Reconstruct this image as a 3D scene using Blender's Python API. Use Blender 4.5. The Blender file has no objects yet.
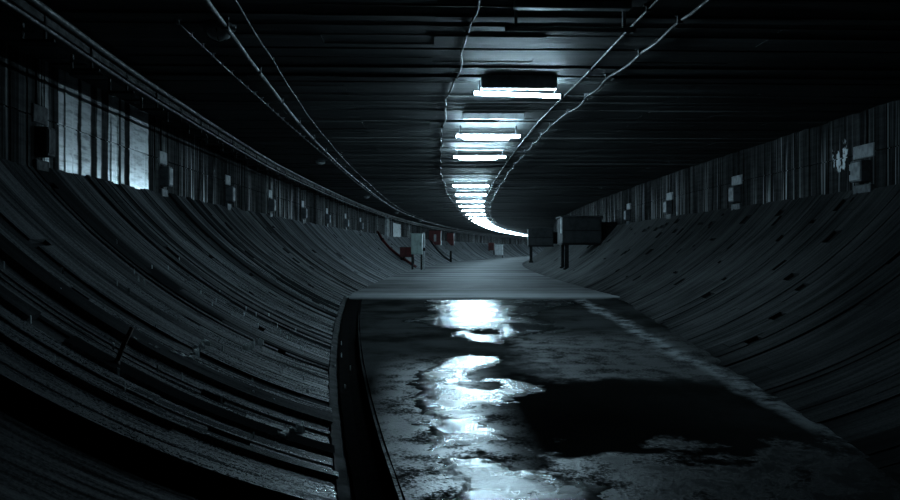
import bpy, math, random
from mathutils import Vector, noise
C = bpy.context.scene.collection
rnd = random.Random(7)
BASE = 1.5            # camera height above the datum
R = 450.0             # plan radius of the tunnel's bend
S0 = 25.0
TR = 7.0              # radius of the round lining
TC = 5.35             # height of the lining's centre (relative to camera)
ZC = 2.1              # soffit
ZW = 0.93             # foot of the upright walls
HW = 5.42             # half width between the walls
STEP = 18.5

def P(s, r, z):
    t = (s - S0) / R
    return (0.65 + R * (1 - math.cos(t)) + r * math.cos(t), S0 + R * math.sin(t) - r * math.sin(t), z + BASE)
def ang(s): return -(s - S0) / R
def zf(s): return -1.45 + 0.0305 * (max(s, 0.0) - 5.3) if s < STEP else -1.0
def foot(s): return math.sqrt(TR * TR - (TC - zf(s)) ** 2)

# ------------------------------------------------------------------ mesh helpers
class MB:
    def __init__(self): self.v = []; self.f = []; self.uv = []; self.tone = []; self.sm = []
    def quad(self, pts, uvs=None, tone=0.0, smooth=False):
        n = len(self.v); self.v += pts; self.f.append(tuple(range(n, n + len(pts))))
        self.uv.append(uvs or [(0, 0)] * len(pts)); self.tone.append(tone); self.sm.append(smooth)
    def poly(self, vs, fs, smooth=False):
        n = len(self.v); self.v += [tuple(x) for x in vs]
        for f in fs:
            self.f.append(tuple(n + i for i in f)); self.uv.append([(0, 0)] * len(f)); self.tone.append(0.0); self.sm.append(smooth)
    def box(self, x0, x1, y0, y1, z0, z1, b=0.0):
        b = min(b, (x1-x0)*.45, (y1-y0)*.45, (z1-z0)*.45)
        if b <= 0:
            v = [(x, y, z) for z in (z0, z1) for y in (y0, y1) for x in (x0, x1)]
            self.poly(v, [(0,2,3,1),(4,5,7,6),(0,1,5,4),(2,6,7,3),(0,4,6,2),(1,3,7,5)]); return
        xs, ys, zs = (x0, x1), (y0, y1), (z0, z1); v = []; idx = {}
        for i in (0,1):
            for j in (0,1):
                for k in (0,1):
                    for a in range(3):
                        p = [xs[i], ys[j], zs[k]]
                        for c, q in ((0, i), (1, j), (2, k)):
                            if c != a: p[c] += b if q == 0 else -b
                        idx[(i, j, k, a)] = len(v); v.append(tuple(p))
        f = []
        for a in range(3):                       # faces
            o = [c for c in range(3) if c != a]
            for q in (0, 1):
                loop = []
                for (m, n_) in ((0,0),(1,0),(1,1),(0,1)):
                    k = [0,0,0]; k[a] = q; k[o[0]] = m; k[o[1]] = n_
                    loop.append(idx[(*k, a)])
                f.append(tuple(loop))
        for a in range(3):                       # edges
            o = [c for c in range(3) if c != a]
            for m in (0,1):
                for n_ in (0,1):
                    k0=[0,0,0]; k1=[0,0,0]; k0[a]=0; k1[a]=1
                    for kk in (k0,k1): kk[o[0]]=m; kk[o[1]]=n_
                    f.append((idx[(*k0,o[0])], idx[(*k1,o[0])], idx[(*k1,o[1])], idx[(*k0,o[1])]))
        for i in (0,1):
            for j in (0,1):
                for k in (0,1): f.append((idx[(i,j,k,0)], idx[(i,j,k,1)], idx[(i,j,k,2)]))
        self.poly(v, f)
    def tube(self, pts, rad, n=8, caps=True):
        pts = [Vector(p) for p in pts]; rings = []
        for i, p in enumerate(pts):
            d = (pts[min(i+1, len(pts)-1)] - pts[max(i-1, 0)]).normalized()
            up = Vector((0, 0, 1)) if abs(d.z) < .95 else Vector((1, 0, 0))
            a = d.cross(up).normalized(); b = d.cross(a)
            rr = rad[i] if isinstance(rad, (list, tuple)) else rad
            rings.append([p + rr * (math.cos(2*math.pi*k/n) * a + math.sin(2*math.pi*k/n) * b) for k in range(n)])
        v = [tuple(q) for r_ in rings for q in r_]; f = []
        for i in range(len(pts) - 1):
            for k in range(n):
                f.append((i*n+k, i*n+(k+1) % n, (i+1)*n+(k+1) % n, (i+1)*n+k))
        if caps:
            f.append(tuple(range(n))[::-1]); f.append(tuple((len(pts)-1)*n+k for k in range(n)))
        self.poly(v, f, True)
    def build(self, name, mat, parent=None, loc=None, merge=False):
        me = bpy.data.meshes.new(name); me.from_pydata(self.v, [], self.f)
        uvl = me.uv_layers.new(name='UVMap')
        flat = [c for f in self.uv for p in f for c in p]
        uvl.data.foreach_set('uv', flat)
        at = me.attributes.new('tone', 'FLOAT', 'FACE'); at.data.foreach_set('value', self.tone)
        me.polygons.foreach_set('use_smooth', self.sm)
        me.materials.append(mat); me.validate(); me.update()
        import bmesh
        bm = bmesh.new(); bm.from_mesh(me)
        if merge: bmesh.ops.remove_doubles(bm, verts=bm.verts, dist=1e-4)
        bmesh.ops.recalc_face_normals(bm, faces=bm.faces) if not loc == 'keep' else None
        bm.to_mesh(me); bm.free()
        o = bpy.data.objects.new(name, me); C.objects.link(o)
        if parent is not None: o.parent = parent
        return o

def tag(o, label, cat, group=None, kind=None):
    o['label'] = label; o['category'] = cat
    if group: o['group'] = group
    if kind: o['kind'] = kind
    return o
def struct(o, label, cat='wall'):
    o['kind'] = 'structure'; o['label'] = label; o['category'] = cat; return o
def thing(name, label, cat, s, r, z, group=None, rot=0.0):
    o = bpy.data.objects.new(name, None); C.objects.link(o)
    o.location = P(s, r, z); o.rotation_euler = (0, 0, ang(s) + rot)
    o.empty_display_size = .1
    return tag(o, label, cat, group)
def dup(root, s, r, z, label, rot=0.0):
    c = root.copy(); C.objects.link(c); c.location = P(s, r, z); c.rotation_euler = (0, 0, ang(s) + rot); c['label'] = label
    for ch in list(root.children):
        k = ch.copy(); C.objects.link(k); k.parent = c
        for g in list(ch.children):
            h = g.copy(); C.objects.link(h); h.parent = k
    return c

# ------------------------------------------------------------------ materials
class NT:
    def __init__(self, name):
        self.m = bpy.data.materials.new(name); self.m.use_nodes = True
        self.t = self.m.node_tree; self.b = self.t.nodes['Principled BSDF']
    def n(self, typ, **kw):
        x = self.t.nodes.new(typ)
        for k, v in kw.items():
            if k.startswith('i_'):
                key = k[2:]; key = int(key) if key.isdigit() else key
                self.set(x.inputs[key], v)
            else: setattr(x, k, v)
        return x
    def set(self, sock, v):
        if isinstance(v, bpy.types.NodeSocket): self.t.links.new(v, sock)
        else: sock.default_value = v
    def math(self, op, a, b=0.0, c=None, clamp=False):
        x = self.n('ShaderNodeMath', operation=op, use_clamp=clamp); self.set(x.inputs[0], a); self.set(x.inputs[1], b)
        if c is not None: self.set(x.inputs[2], c)
        return x.outputs[0]
    def mapr(self, v, a, b, c=0.0, d=1.0):
        x = self.n('ShaderNodeMapRange', interpolation_type='SMOOTHSTEP')
        for i, q in enumerate((v, a, b, c, d)): self.set(x.inputs[i], q)
        return x.outputs[0]
    def noise(self, vec, scale, sx=1, sy=1, sz=1, detail=4, rough=.6):
        mp = self.n('ShaderNodeMapping'); self.set(mp.inputs[0], vec); mp.inputs['Scale'].default_value = (sx, sy, sz)
        x = self.n('ShaderNodeTexNoise'); self.set(x.inputs['Vector'], mp.outputs[0]); x.inputs['Scale'].default_value = scale
        x.inputs['Detail'].default_value = detail; x.inputs['Roughness'].default_value = rough
        return x.outputs[0]
    def mix(self, f, a, b):
        x = self.n('ShaderNodeMix', data_type='RGBA'); self.set(x.inputs[0], f); self.set(x.inputs[6], a); self.set(x.inputs[7], b)
        return x.outputs[2]
    def bump(self, h, strength, dist):
        x = self.n('ShaderNodeBump'); x.inputs['Strength'].default_value = strength; x.inputs['Distance'].default_value = dist
        self.set(x.inputs['Height'], h); self.set(self.b.inputs['Normal'], x.outputs[0]); return x
    def out(self, col=None, rough=None, spec=None, metal=None):
        for k, v in (('Base Color', col), ('Roughness', rough), ('Specular IOR Level', spec), ('Metallic', metal)):
            if v is not None: self.set(self.b.inputs[k], v)
        return self.m
def rgb(r, g, b): return (r, g, b, 1.0)

def simple(name, col, rough, metal=0.0, spec=.5, dirt=.5, scale=9.0, bump=.15):
    t = NT(name); oc = t.n('ShaderNodeTexCoord').outputs['Object']
    n1 = t.noise(oc, scale); m = t.mapr(n1, .4, .68)
    dark = rgb(*[c * (1 - dirt) for c in col])
    t.bump(t.noise(oc, scale * 6), bump, .004)
    return t.out(t.mix(m, rgb(*col), dark), t.mapr(n1, .3, .7, max(rough - .12, .03), min(rough + .15, 1)), spec, metal)

def mat_bank(name, base, wet, lo, hi, near_dark):
    t = NT(name); uv = t.n('ShaderNodeTexCoord').outputs['UV']
    tone = t.n('ShaderNodeAttribute', attribute_name='tone').outputs['Fac']
    sep = t.n('ShaderNodeSeparateXYZ'); t.set(sep.inputs[0], uv); u, v = sep.outputs[0], sep.outputs[1]
    streak = t.noise(uv, 1.0, 9, .55, 1, 5, .65)
    blot = t.noise(uv, .7, 1, 1, 1, 5, .6)
    fine = t.noise(uv, 38, 1, 1, 1, 3, .7)
    k = t.math('MULTIPLY_ADD', t.mapr(streak, .3, .7), .8, t.math('MULTIPLY', t.mapr(blot, .3, .7), .5))
    k = t.math('MULTIPLY', k, t.math('ADD', tone, 1.0, clamp=False))
    k = t.math('MULTIPLY', k, t.mapr(fine, .2, .8, .6, 1.3))
    k = t.math('MULTIPLY', k, t.mapr(u, 8.0, 19.0, near_dark, 1.15))  # near end painted darker, as lamplight falls off towards the viewer
    far = t.math('MULTIPLY', t.mapr(u, 15.0, 36.0), t.math('MULTIPLY_ADD', k, .5, .35), clamp=True)  # distant lining painted paler for the haze and glow down the tunnel
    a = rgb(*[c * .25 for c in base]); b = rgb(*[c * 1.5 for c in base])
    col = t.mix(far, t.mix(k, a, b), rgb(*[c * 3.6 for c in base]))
    # damp film, stronger towards the gutter
    w = t.math('MULTIPLY', t.mapr(t.math('MULTIPLY_ADD', fine, .3, t.math('MULTIPLY', streak, .7)), .42, .62), t.mapr(v, .8, 4.3, .22, 1.8))
    w = t.math('MULTIPLY', w, t.math('ADD', tone, 1.0), clamp=True)
    w = t.math('MULTIPLY', w, wet, clamp=True)
    w = t.math('MULTIPLY', w, t.mapr(u, 14.0, 30.0, 1.0, .4))
    rough = t.math('MULTIPLY_ADD', w, lo - hi, hi)
    spec = t.math('MULTIPLY_ADD', w, 1.0, .0)
    h = t.math('ADD', t.math('MULTIPLY', fine, .5), t.math('MULTIPLY', streak, 1.2))
    t.bump(h, .5, .010)
    return t.out(col, rough, spec)

def mat_wall(name, side):
    t = NT(name); uv = t.n('ShaderNodeTexCoord').outputs['UV']
    tone = t.n('ShaderNodeAttribute', attribute_name='tone').outputs['Fac']
    sep = t.n('ShaderNodeSeparateXYZ'); t.set(sep.inputs[0], uv); u, v = sep.outputs[0], sep.outputs[1]
    streak = t.noise(uv, 1.0, 7, .22, 1, 5, .7)
    thin = t.noise(uv, 1.0, 17, .3, 1, 2, .5)
    zone = t.noise(uv, .35, 1, .2, 1, 3, .5)
    board = t.noise(uv, 3.0, .5, 4, 1, 4, .6)
    grain = t.noise(uv, 30, 1, 1, 1, 3, .7)
    k = t.math('MULTIPLY', t.mapr(streak, .3, .72), t.math('ADD', tone, 1.0))
    k = t.math('MULTIPLY', k, t.mapr(board, .2, .8, .55, 1.3))
    col = t.mix(k, rgb(.007, .0075, .0075), rgb(.085, .088, .088))
    lime = t.math('MULTIPLY', t.mapr(thin, .55, .68), t.mapr(zone, .38, .58))
    lime = t.math('MULTIPLY', lime, 1.0)
    if side < 0:
        # glazed lime crust running down between dark strips
        wig = t.math('MULTIPLY_ADD', t.noise(uv, 1.0, 1.2, 2.2, 1, 4, .6), .14, -.07)
        uu = t.mapr(t.math('ADD', u, wig), 9.4, 14.0); 
        x = t.n('ShaderNodeMapRange'); 
        for i, q in enumerate((t.math('ADD', u, wig), 9.6, 14.6, 0.0, 1.0)): t.set(x.inputs[i], q)
        cr = t.n('ShaderNodeValToRGB'); t.set(cr.inputs[0], x.outputs[0]); el = cr.color_ramp
        el.interpolation = 'LINEAR'
        strips = [(9.87,9.97,.4),(10.30,10.80,.9),(10.98,11.24,.8),(11.50,11.60,.6),(11.90,12.2,.95),(12.36,12.48,.6),(12.72,13.52,1.0)]
        stops = [(0.0, 0.0)]
        for a_, b_, v_ in strips:
            for p_, q_ in ((a_-.03, 0.0), (a_, v_), (b_, v_), (b_+.03, 0.0)):
                stops.append(((p_-9.6)/5.0, q_))
        stops.append((1.0, 0.0))
        while len(el.elements) < len(stops): el.elements.new(.5)
        for e_, (p_, q_) in zip(el.elements, stops): e_.position = p_; e_.color = (q_, q_, q_, 1)
        g = t.math('MULTIPLY', cr.outputs[0], t.mapr(board, .25, .6, .45, 1.0))
        seam = t.mapr(t.noise(uv, 1.0, 3, 14, 1, 3, .6), .3, .5, .5, 1.0)
        g = t.math('MULTIPLY', g, seam)
        crust = t.math('MULTIPLY', g, t.mapr(v, 1.2, .86, 1.0, .6), clamp=True)
    else:
        p = t.n('ShaderNodeVectorMath', operation='DISTANCE'); 
        mp = t.n('ShaderNodeMapping'); t.set(mp.inputs[0], uv); mp.inputs['Scale'].default_value = (1, 1, 0)
        t.set(p.inputs[0], mp.outputs[0]); p.inputs[1].default_value = (13.78, .62, 0)
        d1 = t.mapr(t.math('ADD', p.outputs['Value'], t.math('MULTIPLY_ADD', t.noise(uv, 5, 1, .7, 1, 4), .5, -.25)), .28, .20)
        m2 = t.mapr(t.noise(uv, 4.5, 1.2, .8, 1, 3), .52, .58)
        crust = t.math('MULTIPLY', d1, m2)
    col = t.mix(lime, col, rgb(.26, .28, .285))
    col = t.mix(crust, col, rgb(.72, .77, .8))
    rough = t.math('MULTIPLY_ADD', lime, -.3, .75)
    rough = t.math('MULTIPLY_ADD', crust, -.47, rough)
    t.set(t.b.inputs['Roughness'], rough)
    spec = t.math('MULTIPLY_ADD', crust, 1.0, t.math('MULTIPLY_ADD', lime, .4, .0))
    t.bump(t.math('ADD', t.math('MULTIPLY', streak, 1.0), t.math('MULTIPLY', grain, .35)), .4, .012)
    if side < 0:
        t.set(t.b.inputs['Coat Weight'], crust); t.b.inputs['Coat Roughness'].default_value = .3; t.b.inputs['Coat IOR'].default_value = 2.3
    return t.out(col, None, spec)

def mat_ceiling():
    t = NT('soffit_concrete'); uv = t.n('ShaderNodeTexCoord').outputs['UV']
    tone = t.n('ShaderNodeAttribute', attribute_name='tone').outputs['Fac']
    streak = t.noise(uv, 1.0, 7, .35, 1, 5, .65); grain = t.noise(uv, 26, 1, .5, 1, 3, .7)
    k = t.math('MULTIPLY', t.mapr(streak, .3, .7), t.math('ADD', tone, 1.0))
    k = t.math('MULTIPLY', k, t.mapr(grain, .2, .8, .7, 1.2))
    t.bump(t.math('ADD', streak, t.math('MULTIPLY', grain, .3)), .5, .01)
    return t.out(t.mix(k, rgb(.018, .0195, .02), rgb(.085, .09, .09)), t.mapr(streak, .3, .7, .5, .8), .05)

def mat_floor():
    t = NT('invert_concrete'); uv = t.n('ShaderNodeTexCoord').outputs['UV']
    sep = t.n('ShaderNodeSeparateXYZ'); t.set(sep.inputs[0], uv); u, v = sep.outputs[0], sep.outputs[1]
    n1 = t.noise(uv, .9, 1, 1, 1, 6, .6); n2 = t.noise(uv, 34, 1, 1, 1, 3, .7); n3 = t.noise(uv, 3.1, 1, 1, 1, 5, .65)
    dry = t.mapr(u, STEP - .03, STEP + .05)
    mud = t.mix(t.mapr(n1, .35, .65), rgb(.008, .0085, .008), rgb(.032, .034, .034))
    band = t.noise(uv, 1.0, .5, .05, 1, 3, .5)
    wr = t.math('MULTIPLY_ADD', t.noise(uv, .9, 1, 1, 1, 6, .66), 4.0, -2.0)
    us_ = t.math('ADD', u, wr); vs_ = t.math('ADD', v, t.math('MULTIPLY', wr, -.7))
    soak = t.math('MULTIPLY', t.math('MULTIPLY', t.mapr(us_, 5.7, 6.2), t.mapr(us_, 9.6, 9.0)), t.math('MULTIPLY', t.mapr(vs_, -.8, -.65), t.mapr(vs_, 2.2, .4)))
    soak = t.math('MULTIPLY', soak, .85)
    mud = t.mix(soak, mud, rgb(.004, .0042, .004))
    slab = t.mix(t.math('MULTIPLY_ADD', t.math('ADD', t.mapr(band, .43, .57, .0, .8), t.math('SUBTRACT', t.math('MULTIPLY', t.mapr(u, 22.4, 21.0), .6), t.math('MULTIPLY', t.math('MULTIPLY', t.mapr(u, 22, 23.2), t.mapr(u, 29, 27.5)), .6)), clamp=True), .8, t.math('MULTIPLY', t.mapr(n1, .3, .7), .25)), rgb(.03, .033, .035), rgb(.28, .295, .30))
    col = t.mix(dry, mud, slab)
    # damp sheen: rough wet concrete left of the puddles and at the near right
    left = t.math('MULTIPLY', t.mapr(v, -1.75, -1.35), t.mapr(v, -.35, -.9))
    left = t.math('MULTIPLY', left, t.mapr(u, 11.0, 9.0))
    near = t.math('MULTIPLY', t.mapr(us_, 6.35, 6.05), t.mapr(vs_, -.6, -.25))
    mid = t.math('MULTIPLY', t.math('MULTIPLY', t.mapr(us_, 8.9, 9.5, 0, .42), t.mapr(u, 13.4, 11.6)), t.mapr(t.math('MULTIPLY_ADD', n3, 1.2, v), .4, 1.0))
    rc = t.math('ADD', v, t.math('MULTIPLY_ADD', t.noise(uv, .8, 1, 1, 1, 4, .6), .5, -2.2))
    rc = t.math('ADD', rc, t.mapr(u, 8.0, 15.0, .05, -.12))
    rillz = t.mapr(t.math('ABSOLUTE', rc), .20, .03)
    rillz = t.math('MULTIPLY', rillz, t.mapr(n3, .36, .6))
    col = t.mix(t.math('MULTIPLY', rillz, t.math('SUBTRACT', 1.0, dry)), col, rgb(.15, .16, .165))
    w = t.math('MAXIMUM', t.math('MAXIMUM', left, near), t.math('MAXIMUM', mid, t.math('MULTIPLY', rillz, .7)))
    w = t.math('MULTIPLY', w, t.mapr(t.math('MULTIPLY_ADD', n3, .6, t.math('MULTIPLY', n2, .4)), .42, .54))
    w = t.math('MULTIPLY', w, t.math('SUBTRACT', 1.0, dry), clamp=True)
    t.bump(t.math('ADD', t.math('MULTIPLY', n2, .7), n3), .5, .012)
    return t.out(col, t.math('MULTIPLY_ADD', w, -.58, t.math('MULTIPLY_ADD', dry, -.12, .9)), t.math('MULTIPLY_ADD', w, .55, t.math('MULTIPLY_ADD', dry, .25, .0)))

def mat_water():
    t = NT('puddle_water'); oc = t.n('ShaderNodeTexCoord').outputs['UV']
    n1 = t.noise(oc, 11, 1, 1, 1, 4, .6); n2 = t.noise(oc, 45, 1, 1, 1, 3, .7); n3 = t.noise(oc, 1.6, 1, 1, 1, 4, .6)
    t.bump(t.math('ADD', n1, t.math('MULTIPLY', n2, .6)), .6, .01)
    t.b.inputs['IOR'].default_value = 1.33
    return t.out(rgb(.012, .014, .014), t.mapr(n3, .35, .65, .09, .32), .5)

M = {}
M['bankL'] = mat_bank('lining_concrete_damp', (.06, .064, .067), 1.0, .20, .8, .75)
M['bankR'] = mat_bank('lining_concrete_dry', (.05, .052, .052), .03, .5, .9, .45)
M['wallL'] = mat_wall('wall_concrete_crusted', -1); M['wallR'] = mat_wall('wall_concrete_streaked', 1)
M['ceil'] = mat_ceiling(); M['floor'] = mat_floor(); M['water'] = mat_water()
M['curb'] = simple('curb_concrete', (.018, .02, .02), .8, spec=.05, dirt=.6, scale=5)
M['silt'] = simple('gutter_silt', (.008, .008, .008), .9, spec=.0, dirt=.4)
M['dark'] = simple('blackened_steel', (.012, .013, .0135), .7, spec=.12)
M['steel'] = simple('grey_painted_steel', (.035, .038, .04), .7, spec=.15, dirt=.35, scale=3)
M['lampwhite'] = simple('lamp_enamel', (.6, .63, .65), .4, dirt=.4, scale=6)
M['galv'] = simple('galvanised_steel', (.045, .048, .05), .55, spec=.3, dirt=.3)
M['white'] = simple('white_enamel', (.46, .485, .5), .6, spec=.12, dirt=.45, scale=6)
M['grey'] = simple('grey_enamel', (.12, .13, .14), .6, spec=.15, dirt=.4)
M['green'] = simple('pale_green_paint', (.24, .31, .29), .5, dirt=.35, scale=4)
M['red'] = simple('faded_red_paint', (.10, .012, .012), .5, dirt=.5, scale=4)
M['rubber'] = simple('cable_sheath', (.05, .052, .055), .38, dirt=.3)
M['sheath'] = simple('dusty_cable_sheath', (.028, .031, .032), .6, spec=.25, dirt=.4)
M['rust'] = simple('rusty_iron', (.09, .05, .035), .8, dirt=.5)
M['glass'] = simple('dusty_glass', (.35, .38, .38), .15, dirt=.2)
M['lime'] = simple('lime_flake', (.75, .8, .8), .5, dirt=.2)
LAMP = 260.0
t = NT('lit_tube'); t.b.inputs['Base Color'].default_value = rgb(.8, .8, .8)
t.b.inputs['Emission Color'].default_value = rgb(.55, .83, 1.0); t.b.inputs['Emission Strength'].default_value = LAMP; M['lit'] = t.m
M['unlit'] = simple('dead_tube_glass', (.5, .52, .52), .25, dirt=.2)

# ------------------------------------------------------------------ shell
def strips(a, b, w0, w1, grow):
    s = a; out = [a]
    while s < b:
        k = 1.0 + max(0.0, s - 18) * grow
        s += rnd.uniform(w0, w1) * k; out.append(min(s, b))
    return out
def cells(name, pos, us, vs, H, T, mat, uvv, riser=.001):
    m = MB(); nu, nv = len(us) - 1, len(vs) - 1
    for i in range(nu):
        for j in range(nv):
            h = H[i][j]; a, b, c, d = us[i], us[i+1], vs[j], vs[j+1]
            m.quad([pos(a, c, h), pos(b, c, h), pos(b, d, h), pos(a, d, h)], [(a, uvv(c)), (b, uvv(c)), (b, uvv(d)), (a, uvv(d))], T[i][j])
            if i + 1 < nu and abs(H[i+1][j] - h) > riser:
                g = H[i+1][j]
                m.quad([pos(b, c, h), pos(b, c, g), pos(b, d, g), pos(b, d, h)], [(b, uvv(c))]*2 + [(b, uvv(d))]*2, T[i][j])
            if j + 1 < nv and abs(H[i][j+1] - h) > riser:
                g = H[i][j+1]
                m.quad([pos(a, d, h), pos(b, d, h), pos(b, d, g), pos(a, d, g)], [(a, uvv(d)), (b, uvv(d))]*2, T[i][j])
    return m.build(name, mat, loc='keep')
PHI0 = math.asin(HW / TR)
def bank(side, name, mat):
    far = 200.0
    us = [-4.0, -1.0, 2.0, 3.5, 4.25, 4.9] + strips(4.9, far, .07, .36, .022)[1:]
    nv = 46; vs = [j / nv for j in range(nv + 1)]
    def pos(s, v, h):
        rf = foot(max(s, -1.0)) + (.09 if s < STEP else -.1) if side < 0 else foot(max(s, -1.0)) - .22
        pe = math.asin(rf / TR)
        p = PHI0 + (pe - PHI0) * v; rho = TR - h
        return P(s, side * rho * math.sin(p), TC - rho * math.cos(p))
    H = []; T = []
    for i in range(len(us) - 1):
        s = us[i]
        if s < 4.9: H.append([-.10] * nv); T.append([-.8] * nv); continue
        amp = .032 if side < 0 else .016
        fade = 1.0 if s < 24 else .6
        base = rnd.choice([0, 0, 0, .25, .4, .6, 1.0, -.35]) * amp * fade
        tb = max(-.95, min(1.1, rnd.choice([-.8, -.3, 0, .15, .4]) + 2.4 * noise.noise(Vector((s * 1.7, 0, 4))))) if side < 0 else rnd.uniform(-.28, .28)
        row = []; tr = []; h = base; tt = tb; j = 0
        cuts = sorted(rnd.sample(range(4, nv - 2), rnd.choice([1, 2, 3])))
        for j in range(nv):
            if j in cuts:
                h = base + rnd.uniform(-.3, .3) * amp * fade; tt = tb + rnd.uniform(-.2, .2)
            row.append(h); tr.append(tt)
        if rnd.random() < (.34 if side < 0 else .55):       # missing board ends
            j0 = rnd.randrange(3, nv - 6) if side < 0 else rnd.choice([rnd.randrange(2, 6), rnd.randrange(4, 22), rnd.randrange(4, nv - 8)])
            for j in range(j0, min(nv, j0 + rnd.choice([1, 2, 3]))): row[j] = base - .05; tr[j] = -.85
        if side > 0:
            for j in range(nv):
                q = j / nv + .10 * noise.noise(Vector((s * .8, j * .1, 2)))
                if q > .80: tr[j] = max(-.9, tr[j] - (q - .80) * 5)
        H.append(row); T.append(tr)
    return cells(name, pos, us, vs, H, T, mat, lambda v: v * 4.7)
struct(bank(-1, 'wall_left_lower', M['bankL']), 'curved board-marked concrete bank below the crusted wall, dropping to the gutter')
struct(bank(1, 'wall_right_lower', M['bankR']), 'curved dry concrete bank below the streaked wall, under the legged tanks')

def wall(side, name, mat):
    us = strips(-4, 200, .12, .3, .03); zs = [0, .33, .52, .535, 1.0]
    vs = [z for z in zs]; nv = len(vs) - 1
    def pos(s, v, h): return P(s, side * (HW - h), ZC - v * (ZC - ZW + .06))
    H = []; T = []
    for i in range(len(us) - 1):
        b = rnd.choice([0, 0, .004, .008, .014]); tb = rnd.uniform(-.5, .4)
        H.append([b, b, b - .018, b + rnd.uniform(-.003, .003)]); T.append([tb, tb, -.8, tb + rnd.uniform(-.15, .15)])
    return cells(name, pos, us, vs, H, T, mat, lambda v: v * (ZC - ZW + .06))
struct(wall(-1, 'wall_left', M['wallL']), 'upright concrete wall with glazed lime strips beneath the cable tray')
struct(wall(1, 'wall_right', M['wallR']), 'upright concrete wall with fine pale streaks above the dry bank')
def ceiling():
    us = strips(-4, 200, .10, .42, .03); nv = 10; vs = [-HW - .1 + (2 * HW + .2) * j / nv for j in range(nv + 1)]
    def pos(s, v, h): return P(s, v, ZC - h)
    H = []; T = []
    for i in range(len(us) - 1):
        b = rnd.choice([0, 0, 0, .005, .01, .02, -.01]); tb = rnd.uniform(-.35, .3); row = []; tr = []
        for j in range(nv):
            row.append(b + (rnd.choice([0, 0, 0, .004, -.006]))); tr.append(tb + rnd.uniform(-.12, .12))
        H.append(row); T.append(tr)
    return cells('ceiling', pos, us, vs, H, T, M['ceil'], lambda v: v)
struct(ceiling(), 'low flat concrete deck with rough cross ribs carrying the tube lights', 'ceiling')

def sweep(name, ss, prof, mat, smooth=False):
    m = MB(); rows = [prof(s) for s in ss]
    for i in range(len(ss) - 1):
        a, b = rows[i], rows[i+1]
        for j in range(len(a) - 1):
            m.quad([P(ss[i], *a[j]), P(ss[i+1], *b[j]), P(ss[i+1], *b[j+1]), P(ss[i], *a[j+1])],
                   [(ss[i], a[j][0]), (ss[i+1], b[j][0]), (ss[i+1], b[j+1][0]), (ss[i], a[j+1][0])], 0.0, smooth)
    return m.build(name, mat, loc='keep', merge=smooth)
GW = .26
def fs_list():
    out = []; s = -4.0
    while s < STEP - .02: out.append(s); s += .10 if s > 4 else .5
    out += [STEP - .02, STEP + .03]
    s = STEP + .3
    while s < 200: out.append(s); s += .5 if s < 40 else 2
    return out + [200]
def fprof(s):
    near = s < STEP
    lo = -foot(s) + (GW if near else -.35); hi = foot(s) + .3; n = 44; z = zf(s)
    if STEP - .025 < s < STEP: z = zf(STEP - .03)
    out = []
    for j in range(n + 1):
        r = lo + (hi - lo) * j / n
        dz = 0.0
        if near:
            dz = .012 * noise.fractal(Vector((s * 1.3, r * 1.3, 3)), 1, 2, 4)
            dz += .05 * max(0.0, 1 - abs(r - foot(s) + .05) / .35) * (.6 + .5 * noise.noise(Vector((s * 2, r * 3, 9))))
        out.append((r, z + dz))
    return out
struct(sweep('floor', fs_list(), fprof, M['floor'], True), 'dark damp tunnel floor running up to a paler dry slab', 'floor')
gs = [s for s in fs_list() if s <= STEP + .04]
def gut(s):
    f = -foot(min(s, STEP - .03)); z = zf(min(s, STEP - .03)); w = .012 * noise.noise(Vector((s * 3, 0, 0)))
    k = max(0.0, min(1.0, (17 - s) / 5))
    return [(f + w, z + .05), (f + .01 + w, z + .0 - .09 * k), (f + .12, z + .005 - .115 * k), (f + GW - .03, z + .005 - .095 * k), (f + GW + .03, z + .012)]
struct(sweep('trim_2', gs, gut, M['silt']), 'narrow silted gutter between the curb and the damp floor', 'gutter')
def curb(s):
    f = -foot(min(s, STEP - .03)); w = .012 * noise.noise(Vector((s * 3, 0, 0))); e = .02 * noise.noise(Vector((s * 5, 4, 0)))
    out = []
    for k in range(5):
        r = f - (.13 + e) * (1 - k / 4) + w * (k / 4)
        z = TC - math.sqrt(TR * TR - r * r)
        out.append((r, z + .012 + (.012 if k in (1, 2, 3) else 0) - (.05 if k == 0 else 0)))
    out.append((f + w, zf(min(s, STEP - .03)) - .02))
    return out
struct(sweep('trim_1', gs, curb, M['curb']), 'smooth dark concrete curb at the foot of the damp bank, above the gutter', 'curb')

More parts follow.
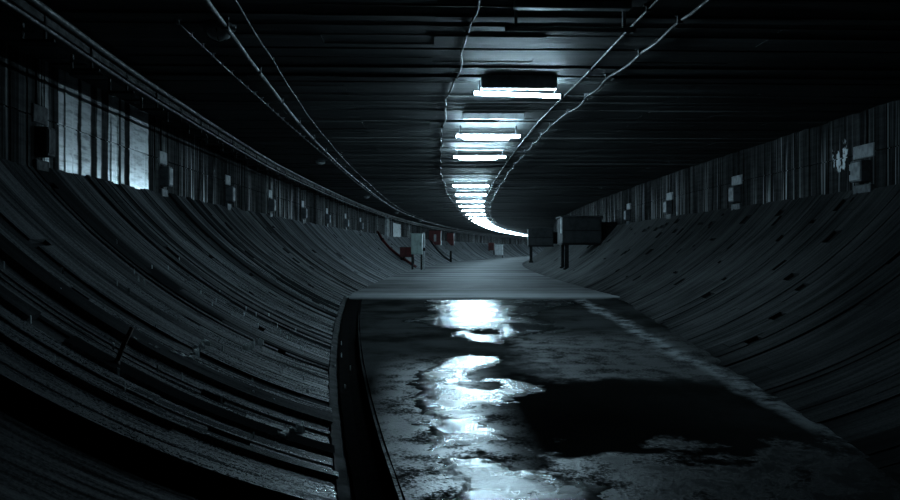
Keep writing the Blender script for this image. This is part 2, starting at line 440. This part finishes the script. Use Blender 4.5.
# ------------------------------------------------------------------ water
def inside(poly, x, y):
    c = False; n = len(poly); d = 1e9
    for i in range(n):
        (x0, y0), (x1, y1) = poly[i], poly[(i+1) % n]
        if (y0 > y) != (y1 > y) and x < (x1-x0)*(y-y0)/(y1-y0)+x0: c = not c
        dx, dy = x1-x0, y1-y0; t_ = max(0, min(1, ((x-x0)*dx+(y-y0)*dy)/(dx*dx+dy*dy+1e-12)))
        d = min(d, math.hypot(x-x0-t_*dx, y-y0-t_*dy))
    return d if c else -d
def puddle(name, poly, label, amp, g=.03, depth=.012, holes=()):
    s0 = min(p[0] for p in poly) - .4; s1 = min(max(p[0] for p in poly) + .4, STEP - .05); r0 = min(p[1] for p in poly) - .4; r1 = max(p[1] for p in poly) + .4
    ns = int((s1-s0)/g); nr = int((r1-r0)/g); W = {}; m = MB(); vi = {}; V = []; F = []; UV = []
    for i in range(ns + 1):
        for j in range(nr + 1):
            s, r = s0 + i*g, r0 + j*g
            w = inside(poly, s, r)
            for hs, hr, ha, hb in holes: w = min(w, (math.hypot((s-hs)/ha, (r-hr)/hb) - 1) * min(ha, hb))
            w += amp * noise.fractal(Vector((s * 2.2, r * 2.2, 5)), .75, 2.3, 6)
            w += .11 * noise.fractal(Vector((s * 11, r * 7, 8)), .8, 2.1, 3)
            W[i, j] = w
    def vert(i, j):
        if (i, j) not in vi:
            s, r = s0 + i*g, r0 + j*g; vi[i, j] = len(V)
            fz = zf(s) + .012 * noise.fractal(Vector((s * 1.3, r * 1.3, 3)), 1, 2, 4)
            V.append(P(s, r, fz + max(-.02, min(W[i, j] * .12, depth)))); UV.append((s, r))
        return vi[i, j]
    for i in range(ns):
        for j in range(nr):
            if max(W[i, j], W[i+1, j], W[i, j+1], W[i+1, j+1]) > -.02:
                q = (vert(i, j), vert(i+1, j), vert(i+1, j+1), vert(i, j+1)); F.append(q)
    me = bpy.data.meshes.new(name); me.from_pydata(V, [], F); ul = me.uv_layers.new(name='UVMap')
    ul.data.foreach_set('uv', [c for f in F for k in f for c in UV[k]])
    me.polygons.foreach_set('use_smooth', [True] * len(F)); me.materials.append(M['water']); me.update()
    me.flip_normals() if me.polygons[0].normal.z < 0 else None
    o = bpy.data.objects.new(name, me); C.objects.link(o)
    return tag(o, label, 'puddle')
PA = [(18.4, -1.16), (18.45, -.38), (18.45, .76), (18.2, 1.56), (17.6, 1.98), (16.25, 1.03), (14.88, .6), (13.98, .9), (13.32, .91), (12.51, .18), (11.79, -.17), (12.1, -.56), (12.54, -.82), (13.11, -.63), (13.62, -.95), (14.47, -1.47), (15.57, -1.07)]
PB = [(10.65, -.85), (10.63, -.27), (10.17, -.23), (9.38, -.71), (9.2, -.74), (9.06, -.21), (8.56, -.07), (7.82, -.44), (7.62, -.8), (7.12, -.76), (6.62, -.63), (6.36, -.82), (5.93, -.72), (5.65, -.67), (5.5, -.4), (5.35, -.1), (4.7, -.3), (4.7, -1.15), (5.54, -1.05), (5.9, -1.1), (6.56, -1.15), (7.82, -1.3), (9.35, -1.3)]
puddle('puddle', PA, 'farthest shining puddle, lying against the edge of the dry slab', .16, holes=[(13.0, -.25, .35, .3)])
puddle('puddle', PB, 'long shining puddle strung out towards the viewer along the gutter side', .15, holes=[(8.75, -.6, .22, .25), (6.2, -1.0, .18, .35)])

# ------------------------------------------------------------------ tube lights
def lamp(label, s, r, lit=True, box=(-.16, -.04, .15, .46), tilt=0.0, refl=False):
    o = thing('tube_light', label, 'light', s, r, ZC, 'fluorescent tube lights along the deck' if lit else None)
    y0, y1, hh, hw = box
    m = MB(); m.box(-hw, hw, y0, y1, -hh, .03, .008); m.build('housing', M['lampwhite'], o)
    m = MB(); m.tube([(-.53, .06, -.19 + tilt), (.53, .06, -.19 - tilt)], .024, 12); m.build('tube', M['lit'] if lit else M['unlit'], o)
    for e in (-1, 1):
        m = MB(); m.tube([(e*.53, .06, -.19 - e*tilt), (e*.565, .06, -.19 - e*tilt)], .028, 10); m.build('end_cap', M['grey'], o)
        m = MB(); m.box(e*.47-.012, e*.47+.012, .035, .085, -.175, .03); m.build('hanger', M['grey'], o)
    if refl:
        m = MB(); m.box(-.42, .36, .13, .15, -.25, -.2, .004); m.build('added_reflector', M['lampwhite'], o)  # plate added behind the tube to give a bright lit strip below it
    m = MB(); m.tube([(-.47, .0, -.015), (-.75, .01, -.012), (-1.45, .0, -.012)], .01, 6); m.build('feed_conduit', M['sheath'], o)
    return o
spots = [(10.7, .83), (14.6, .64), (17.9, .61), (26.0, .62), (30.2, .72), (34.3, .80), (38.2, .94), (42.6, 1.12), (47.3, 1.38), (52.4, None), (57.0, None)]
def rX(s, X): 
    return X - (.65 + R * (1 - math.cos((s - S0) / R))) if X is not None else .15
ORD = ['nearest lit', 'second lit', 'third lit', 'fourth lit', 'fifth lit', 'sixth lit', 'seventh lit', 'eighth lit', 'ninth lit', 'tenth lit', 'eleventh lit']
near = lamp('nearest lit tube light, with a dark boxy housing in front of its white tube', spots[0][0], rX(*spots[0]), tilt=.016)
second = lamp('second lit tube light from the viewer, its pale housing hanging clear in front', spots[1][0], rX(*spots[1]), box=(-1.2, -1.08, .09, .47), refl=True)
lamp('third lit tube light from the viewer, before the gap in the row', spots[2][0], rX(*spots[2]), box=(-.05, .0, .06, .5), refl=True)
proto = lamp('fourth lit tube light from the viewer, just past the gap in the row', spots[3][0], rX(*spots[3]), box=(-.05, .0, .06, .5))
for i, (s, X) in enumerate(spots[4:]):
    lab = ORD[i + 4] + ' tube light from the viewer, beneath the concrete deck'
    dup(proto, s, rX(s, X), ZC, lab)
s = 61.2; k = 0
while s < 190:
    c = dup(proto, s, .15, ZC, 'far tube light merging into the bright curving line where the tunnel bends'); c['group'] = 'far tube lights merging at the bend'
    s += 4.3; k += 1
lamp('unlit tube light nearest the viewer, on the dark deck before the first lit tube', 7.5, .05, False, (-.1, .0, .05, .5))

# ------------------------------------------------------------------ cables and pipes
def interp(tab, s):
    if s <= tab[0][0]: return tab[0][1]
    for (a, x), (b, y) in zip(tab, tab[1:]):
        if s <= b: return x + (y - x) * (s - a) / (b - a)
    return tab[-1][1]
def run(name, label, cat, tab, z, rad, mat, s0, s1, wig=0.0, sag=0.0, step=.4, seed=0, clipmat=None, clip_step=1.5, clip_r=None, n=6, clip_max=70, clip_end=80):
    pts = []; s = s0
    while s <= s1:
        w = wig * noise.fractal(Vector((s * .45, seed, 0)), 1, 2, 3)
        q = sag * abs(math.sin(math.pi * s / clip_step))
        pts.append(P(s, interp(tab, s) + w, z - q)); s += step if s < 60 else step * 3
    m = MB(); m.tube(pts, rad, n); 
    o = m.build(name, mat); tag(o, label, cat)
    if clipmat:
        s = math.ceil(s0 / clip_step) * clip_step; c = 0
        me = None
        while s < min(s1, clip_end) and c < clip_max:
            w = wig * noise.fractal(Vector((s * .45, seed, 0)), 1, 2, 3)
            if me is None:
                k = MB(); a = (clip_r or rad * 1.5)
                k.box(-a, a, -.02, .02, -a, ZC - z + .02, .003); k.box(-a * 2.2, a * 2.2, -.018, .018, ZC - z - .004, ZC - z + .02)
                cl = k.build('clip', clipmat, o); me = cl.data
            else:
                cl = bpy.data.objects.new('clip', me); C.objects.link(cl); cl.parent = o
            cl.location = P(s, interp(tab, s) + w, z); cl.rotation_euler = (0, 0, ang(s)); s += clip_step; c += 1
    return o
TL = [(4, -2.95), (7, -2.97), (10, -3.07), (14, -3.2), (20, -3.3), (29, -3.4), (44, -3.75), (80, -4.0)]
run('ceiling_pipe', 'long pale galvanised pipe clipped under the deck beside the domed lamps', 'pipe', TL, ZC - .075, .024, M['galv'], 3, 190, .012, 0, .5, 1, M['grey'], 2.0, .034)
run('ceiling_cable', 'thin dark cable running alongside the long galvanised pipe', 'cable', [(a, b + .21) for a, b in TL], ZC - .03, .011, M['sheath'], 3, 120, .01, .015, .4, 2, M['dark'], 2.4)
run('ceiling_cable', 'wavy thin cable looping down the deck beside the tube lights, tray side', 'cable', [(5, -.77), (9, -.80), (13.5, -.87), (16, -.9), (22, -.9), (28, -.84), (40, -.67)], ZC - .03, .012, M['sheath'], 5, 60, .10, .0, .25, 3, M['dark'], 2.1)
run('ceiling_cable', 'loose wavy cable on the deck beside the tube lights, tank side', 'cable', [(6, 1.1), (9.6, 1.05), (13.5, .9), (16.5, .87), (21, .9), (30, .95)], ZC - .045, .016, M['sheath'], 5, 80, .08, .03, .25, 4, M['grey'], 1.3)
run('ceiling_conduit', 'straight slim conduit closest to the tube lights, tank side', 'conduit', [(6, .72), (10.7, .71), (14, .65), (30, .7)], ZC - .03, .013, M['sheath'], 5, 80, .008, 0, .5, 5, M['dark'], 2.5)
run('clip_cable', 'thin black cable dotted with small pale clips between domed lamps and tray', 'cable', [(8, -3.45), (20, -3.42), (47, -3.85)], ZC - .03, .008, M['rubber'], 8, 60, .01, 0, .5, 6, M['white'], .45, .014, clip_max=95, clip_end=46)

# tray along the top of the crusted wall: two pipes and their brackets
def tray():
    m = MB(); ss = [3 + .8 * i for i in range(int(187 / .8))]
    off = lambda s: interp([(3, -4.32), (7, -4.36), (10, -4.5), (20, -4.75), (60, -4.9)], s)
    o = thing('cable_tray', 'hung cable tray of two pipes along the top of the crusted wall', 'tray', 7, -4.36, ZC)
    iv = o.matrix_basis.inverted()
    L = lambda s, r, z: tuple(iv @ Vector(P(s, r, z)))
    for z, dr, rad in ((2.02, 0, .030), (1.87, -.02, .018)):
        m = MB(); m.tube([L(s, off(s) + dr + .008 * noise.noise(Vector((s, z, 0))), z) for s in ss], rad, 8); m.build('pipe', M['galv'], o)
    for z, dr, rad in ((2.0, -.12, .02), (1.98, -.17, .017)):
        m = MB(); m.tube([L(s, off(s) + dr + .02 * noise.noise(Vector((s*.7, z*5, 0))), z - .02 * abs(math.sin(s * 2.6))) for s in ss], rad, 6); m.build('cable', M['rubber'], o)
    m = MB()
    for a, b in zip(ss, ss[1:]):
        A = [(off(a) - .045, 2.03), (off(a) - .045, 1.93), (off(a) - .24, 1.93)]; B_ = [(off(b) - .045, 2.03), (off(b) - .045, 1.93), (off(b) - .24, 1.93)]
        for k in range(2): m.quad([L(a, *A[k]), L(b, *B_[k]), L(b, *B_[k+1]), L(a, *A[k+1])])
    tr_ = m.build('shade_plate', M['dark'], o); md = tr_.modifiers.new('s', 'SOLIDIFY'); md.thickness = .004  # dark plate added to block lamplight and keep the gap between pipes dark
    s = 4.0; me = None; c = 0
    while s < 90 and c < 95:
        if me is None:
            m = MB(); m.box(-.05, -.03, -.02, .02, -.20, .16, .004); m.box(-.24, .04, -.02, .02, -.215, -.19, .004); m.box(-.24, -.22, -.02, .02, -.20, .16)
            b = m.build('bracket', M['dark'], o); me = b.data
        else:
            b = bpy.data.objects.new('bracket', me); C.objects.link(b); b.parent = o
        b.location = L(s, off(s), 1.98); b.rotation_euler = (0, 0, ang(s) - ang(7)); s += 1.2 if s < 40 else 2.4; c += 1
tray()

def dome(label, s, r):
    o = thing('dome_lamp', label, 'lamp', s, r, ZC, 'unlit domed lamps beside the galvanised pipe')
    def lathe(prof, n=16):
        m = MB(); v = []; f = []
        for (rr, z) in prof:
            for k in range(n): a = 2*math.pi*k/n; v.append((rr*math.cos(a), rr*math.sin(a), z))
        for i in range(len(prof)-1):
            for k in range(n): f.append((i*n+k, i*n+(k+1) % n, (i+1)*n+(k+1) % n, (i+1)*n+k))
        m.poly(v, f, True); return m
    lathe([(0.001, .03), (.15, .03), (.16, -.03), (.14, -.045), (.001, -.045)]).build('base', M['grey'], o)
    lathe([(.12, -.04), (.118, -.075), (.095, -.11), (.05, -.135), (.001, -.142)]).build('glass_cover', M['glass'], o)
    m = MB()
    for a in (0, math.pi/2):
        m.tube([(math.cos(a)*q, math.sin(a)*q, -.05 - .105*math.cos(q/.135*math.pi/2)) for q in (-.132, -.09, -.045, 0, .045, .09, .132)], .006, 6)
    m.build('guard', M['dark'], o)
    return o
DL = [(8.3, -3.12, 'nearest domed lamp, dark beside the galvanised pipe'), (20.2, -3.66, 'second domed lamp from the viewer, catching a pale glint'),
      (33.3, -3.9, 'third domed lamp from the viewer beside the galvanised pipe'), (47.3, -4.1, 'fourth domed lamp from the viewer beside the galvanised pipe'), (61, -4.2, 'farthest domed lamp beside the galvanised pipe')]
d0 = dome(DL[0][2], DL[0][0], DL[0][1])
for s, r, l in DL[1:]: dup(d0, s, r, ZC, l)

# ------------------------------------------------------------------ wall boxes
def wall_box(label, s, side, group, q=1.0, white=None, grey=None):
    white = white or M['white']; grey = grey or M['grey']
    # local +x points into the tunnel for side = -1; turned round for side = +1
    o = thing('wall_box', label, 'box', s, side * HW, .78, group, 0 if side < 0 else math.pi)
    f = 1 if side < 0 else -1       # which local y is the far side
    m = MB(); m.box(-.01, .035, -.31*q, .31*q, .60, .80, .01); m.build('upper_plate', white, o)
    m = MB(); m.box(-.01, .15, -.17*q, .17*q, .24, .56, .012); b = m.build('body', grey, o)
    m = MB(); m.box(.15, .158, -.14*q, .14*q, .27, .53, .003); m.build('cover', white, b)
    for z in (.27, .43):
        m = MB(); m.box(-.01, .10, f*.25*q-.05, f*.25*q+.05, z, z + .1, .008); m.build('terminal', white, o)
    m = MB(); m.box(-.01, .06, -.27*q, .27*q, .06, .20, .01); m.build('lower_plate', grey, o)
    m = MB(); m.tube([(.02, -f*.08, .80), (.02, -f*.08, 1.30)], .016, 8); m.build('riser_conduit', M['sheath'], o)
    return o
GL = 'wall boxes on the crusted wall'; GR = 'wall boxes on the streaked wall'
wl = [9.75, 14.2, 18.6, 23.1, 28.1, 33.1, 38.0, 42.7]
names = ['nearest wall box under the cable tray, dim before the lime crusted strips', 'wall box just past the bright lime crusted strips, under the tray',
         'third wall box from the viewer under the cable tray', 'fourth wall box from the viewer under the cable tray', 'fifth wall box from the viewer under the cable tray',
         'sixth wall box from the viewer under the cable tray', 'seventh wall box from the viewer under the cable tray', 'farthest wall box under the tray, nearest the steel door']
M['near_dark'] = simple('dark_enamel', (.045, .05, .052), .7, spec=.1)  # darker enamel, for the nearest wall box only
wall_box(names[0], wl[0], -1, GL, .6, M['near_dark'], M['near_dark'])
b0 = wall_box(names[1], wl[1], -1, GL, .62)
for s, l in zip(wl[2:], names[2:]): dup(b0, s, -HW, .78, l)
wr = [12.98, 18.5, 24.1, 29.8]
names = ['nearest wall box on the streaked wall, beside the white flaked patch', 'second wall box from the viewer on the streaked wall', 'third wall box from the viewer on the streaked wall', 'farthest wall box on the streaked wall, nearest the legged tank']
b1 = wall_box(names[0], wr[0], 1, GR)
for s, l in zip(wr[1:], names[1:]): dup(b1, s, HW, .78, l, math.pi)

# ------------------------------------------------------------------ tanks on legs
def bankz(r): return TC - math.sqrt(TR * TR - r * r)
def tank(label, s, r):
    o = thing('legged_tank', label, 'tank', s, r, -1.0, 'grey steel tanks on legs')
    w, d = 1.42, 1.7; z0, z1 = 1.26, 2.18
    m = MB(); m.box(0, w, 0, d, z0, z1, .015); b = m.build('body', M['steel'], o)
    m = MB(); m.box(.0, w, -.02, 0, 1.70, 1.725, .004); m.build('seam', M['dark'], b)
    m = MB(); m.box(-.06, w + .04, -.06, d + .06, z1, z1 + .06, .01); m.build('lid', M['steel'], o)
    m = MB(); m.box(-.02, w + .02, -.03, d + .03, z0 - .07, z0, .008); m.build('base_frame', M['dark'], o)
    m = MB(); m.box(w, w + .62, .35, d - .2, z0 + .1, z1 - .16, .015); m.build('duct', M['dark'], o)
    m = MB(); m.box(-.05, 0, .0, .25, z0 + .35, z1, .006); m.build('edge_strip', M['white'], o)
    for x, y in ((.16, .10), (.20, d - .1)):
        zb = bankz(r + x) + 1.0
        if zb > z0 - .1: continue
        m = MB(); m.box(x - .075, x + .075, y - .07, y + .07, zb - .03, z0 - .07, .006); lg = m.build('leg', M['dark'], o)
        m = MB(); m.box(x - .12, x + .12, y - .1, y + .1, zb - .03, zb + .035, .006); m.build('foot_plate', M['dark'], lg)
    return o
tk = tank('nearer grey steel tank on dark legs standing on the dry bank', 31.8, 3.38)
dup(tk, 50.0, 3.12, -1.0, 'farther grey steel tank on dark legs where the tunnel bends')

# ------------------------------------------------------------------ cabinets on the crusted side
def cabinet(name, label, s, r, w, z0, z1, mat, dpt=.5, post=True):
    o = thing(name, label, 'cabinet', s, r, -1.0)
    m = MB(); m.box(0, w, 0, dpt, z0, z1, .012); b = m.build('body', mat, o)
    m = MB(); m.box(.04, w - .04, -.018, 0, z0 + .05, z1 - .05, .006); dr = m.build('door', mat, o)
    m = MB(); m.box(w - .11, w - .08, -.045, -.018, (z0 + z1)/2 - .08, (z0 + z1)/2 + .08, .005); m.build('handle', M['dark'], dr)
    m = MB(); m.box(-.03, w + .03, -.04, dpt + .03, z1, z1 + .035, .008); m.build('lid', mat, o)
    for x in (.05, w - .05):
        for y in (.06, dpt - .06):
            m = MB(); zb = min(z0 - .05, max(0.0, bankz(r + x) + 1.0)) - .02
            m.box(x - .03, x + .03, y - .03, y + .03, zb, z0, .004); m.build('leg', M['dark'], o)
    return o
cabinet('pale_cabinet', 'pale green cabinet on dark legs at the foot of the bank', 44.0, -3.02, .56, .78, 1.8, M['green'])
o = thing('marker_post', 'white post standing beside the pale green cabinet', 'post', 44.0, -2.36, -1.0)
m = MB(); m.tube([(0, 0, -.02), (0, 0, 1.85)], .05, 10); m.build('shaft', M['white'], o)
m = MB(); m.tube([(0, 0, .95), (0, 0, 1.12)], .056, 10); m.build('dark_band', M['dark'], o)
m = MB(); m.tube([(0, 0, 1.84), (0, 0, 1.9)], [.06, .03], 10); m.build('cap', M['grey'], o)
cabinet('red_cabinet', 'dull red low cabinet on the bank behind the pale green cabinet', 46.6, -3.85, .75, .62, 1.12, M['red'], .5)
def redpipe(label, pts, s, r):
    o = thing('red_pipe', label, 'pipe', s, r, -1.0); iv = o.matrix_basis.inverted()
    q = [iv @ Vector(P(a, b, bankz(b) + c)) for a, b, c in pts]
    m = MB(); m.tube(q, .07, 10); m.build('pipe_run', M['red'], o)
    for i in (1, len(q) - 2):
        m = MB(); d = (q[i+1] - q[i-1]).normalized(); m.tube([q[i] - d*.03, q[i] + d*.03], .11, 10); m.build('flange', M['dark'], o)
redpipe('red pipe sloping down the bank from the steel door to the pale green cabinet', [(48.5, -5.3, .25), (48.2, -5.0, .12), (47.6, -4.5, .1), (47.5, -4.2, .1), (47.3, -3.7, .1), (46.0, -2.95, .12)], 46, -3.5)
# steel door and jamb
o = thing('door_1', 'dark steel door with a pale jamb in the crusted wall', 'door', 52.6, -HW, .75); o['kind'] = 'structure'
m = MB(); m.box(-.02, .06, .15, 1.9, 0, 1.2, .01); dd = m.build('leaf', M['dark'], o)
m = MB(); m.box(.0, .16, -.12, .12, -.2, 1.3, .01); m.build('jamb', M['white'], o)
m = MB(); m.box(.0, .12, 1.95, 2.1, -.1, 1.3, .01); m.build('jamb', M['grey'], o)
m = MB(); m.box(.06, .1, .3, .4, .5, .6, .01); m.build('handle', M['galv'], dd)
o = thing('wall_panel', 'bright white panel on the wall just past the steel door', 'panel', 55.6, -HW, .8)
m = MB(); m.box(-.01, .05, 0, 4.2, .0, .95, .01); m.build('sheet', M['white'], o)
m = MB(); m.box(-.01, .09, -.08, 0, -.05, 1.0, .006); m.build('edge_strip', M['grey'], o)
# red panels high on the wall with their pipes
def redpanel(label, s, w, wht=True):
    o = thing('red_cabinet', label, 'cabinet', s, -HW, .40, None)
    m = MB(); m.box(0, w, 0, .35, .05, 1.3, .012); m.build('body', M['red'], o)
    if wht:
        m = MB(); m.box(w*.42, w*.62, -.02, 0, .35, .95, .006); m.build('notice', M['white'], o)
    m = MB(); m.box(-.02, w + .03, -.03, .38, 1.3, 1.34, .006); m.build('lid', M['dark'], o)
redpanel('tall red cabinet with a pale notice high on the wall beyond the white panel', 76, 1.05)
redpanel('small red cabinet on the wall beyond the tall red cabinet', 88, .7, False)
o = thing('stub_post', 'short black post at the foot of the bank, below the tall red cabinet', 'post', 71, -2.95, -1.0)
m = MB(); m.tube([(0, 0, -.03), (0, 0, .85)], .09, 10); m.build('shaft', M['dark'], o)
m = MB(); m.tube([(0, 0, .85), (0, 0, .93)], [.11, .06], 10); m.build('cap', M['dark'], o)
redp = thing('black_hose', 'black hose running down the bank from the tall red cabinet to the stub post', 'hose', 73, -4, -1.0); iv = redp.matrix_basis.inverted()
m = MB(); m.tube([iv @ Vector(P(75.8 - .9*q, -5.2 + .42*q, bankz(-5.2 + .42*q) + .08)) for q in range(6)], .10, 8); m.build('hose', M['rubber'], redp)
cabinet('white_cabinet', 'farthest pale cabinet, near white, standing where the tunnel bends', 112, -3.3, .95, .35, 1.65, M['lampwhite'])
cabinet('red_cabinet', 'dark red cabinet on the bank beside the farthest pale cabinet', 113, -4.35, .75, .95, 1.9, M['red'])

# ------------------------------------------------------------------ small stuff on the banks
def rod(label, s, r, ds, dr, L):
    o = thing('steel_rod', label, 'rod', s, r, bankz(r))
    m = MB(); m.tube([(-dr*.1, -ds*.1, -.03), (dr*.5, ds*.5, L*.55), (dr, ds, L)], .016, 8); m.build('bar', M['rust'], o)
    m = MB(); m.tube([(0, 0, -.01), (0, 0, .03)], .035, 8); m.build('collar', M['rust'], o)
rod('rusty rod stub leaning out of the damp bank near the viewer', 6.15, -3.35, .05, .1, .26)
fl = MB(); rr = random.Random(3)
def flake(s, r, a, b):
    n = 5; th = rr.uniform(0, 6.3); v = []
    for h in (.052, .0):
        for k in range(n):
            q = th + 2*math.pi*k/n; r2 = r + b*math.sin(q)*(1 - .3*((k*7) % 3)/2)
            v.append(P(s + a*math.cos(q), r2, bankz(r2) + h))
    fl.poly(v, [tuple(range(n))] + [(k, k+n, (k+1) % n + n, (k+1) % n) for k in range(n)])
def seam(s0, r0, s1, r1, n):
    for i in range(n):
        t_ = rr.random(); flake(s0 + (s1-s0)*t_ + rr.uniform(-.03, .03), r0 + (r1-r0)*t_ + rr.uniform(-.02, .02), rr.uniform(.004, .010), rr.uniform(.008, .03))
seam(6.9, -3.45, 7.3, -3.05, 16); seam(7.4, -3.15, 8.2, -3.2, 16); seam(8.7, -2.95, 9.5, -2.95, 14); seam(6.0, -2.2, 6.6, -2.1, 10)
for i in range(60): flake(rr.uniform(5.2, 12), rr.uniform(-4.6, -1.9), rr.uniform(.003, .008), rr.uniform(.004, .01))
tag(fl.build('lime_flakes', M['lime']), 'pale lime flakes scattered in broken lines over the damp bank', 'flakes', None, 'stuff')

# ------------------------------------------------------------------ world, camera, view
w = bpy.data.worlds.new('World'); bpy.context.scene.world = w; w.use_nodes = True
w.node_tree.nodes['Background'].inputs[0].default_value = (.35, .62, .75, 1); w.node_tree.nodes['Background'].inputs[1].default_value = .004
cam = bpy.data.cameras.new('Camera'); co = bpy.data.objects.new('Camera', cam); C.objects.link(co)
co.location = (0, 0, BASE); co.rotation_euler = (math.pi/2, 0, 0); cam.sensor_width = 36; cam.lens = 35.0; cam.clip_end = 500; cam.clip_start = .05
bpy.context.scene.camera = co
sc = bpy.context.scene; v = sc.view_settings
v.view_transform = 'Standard'; v.look = 'None'; v.gamma = 1; v.exposure = 0.0; v.use_curve_mapping = False
sc.cycles.use_denoising = True
sc.cycles.max_bounces = 6; sc.cycles.sample_clamp_indirect = 4.0
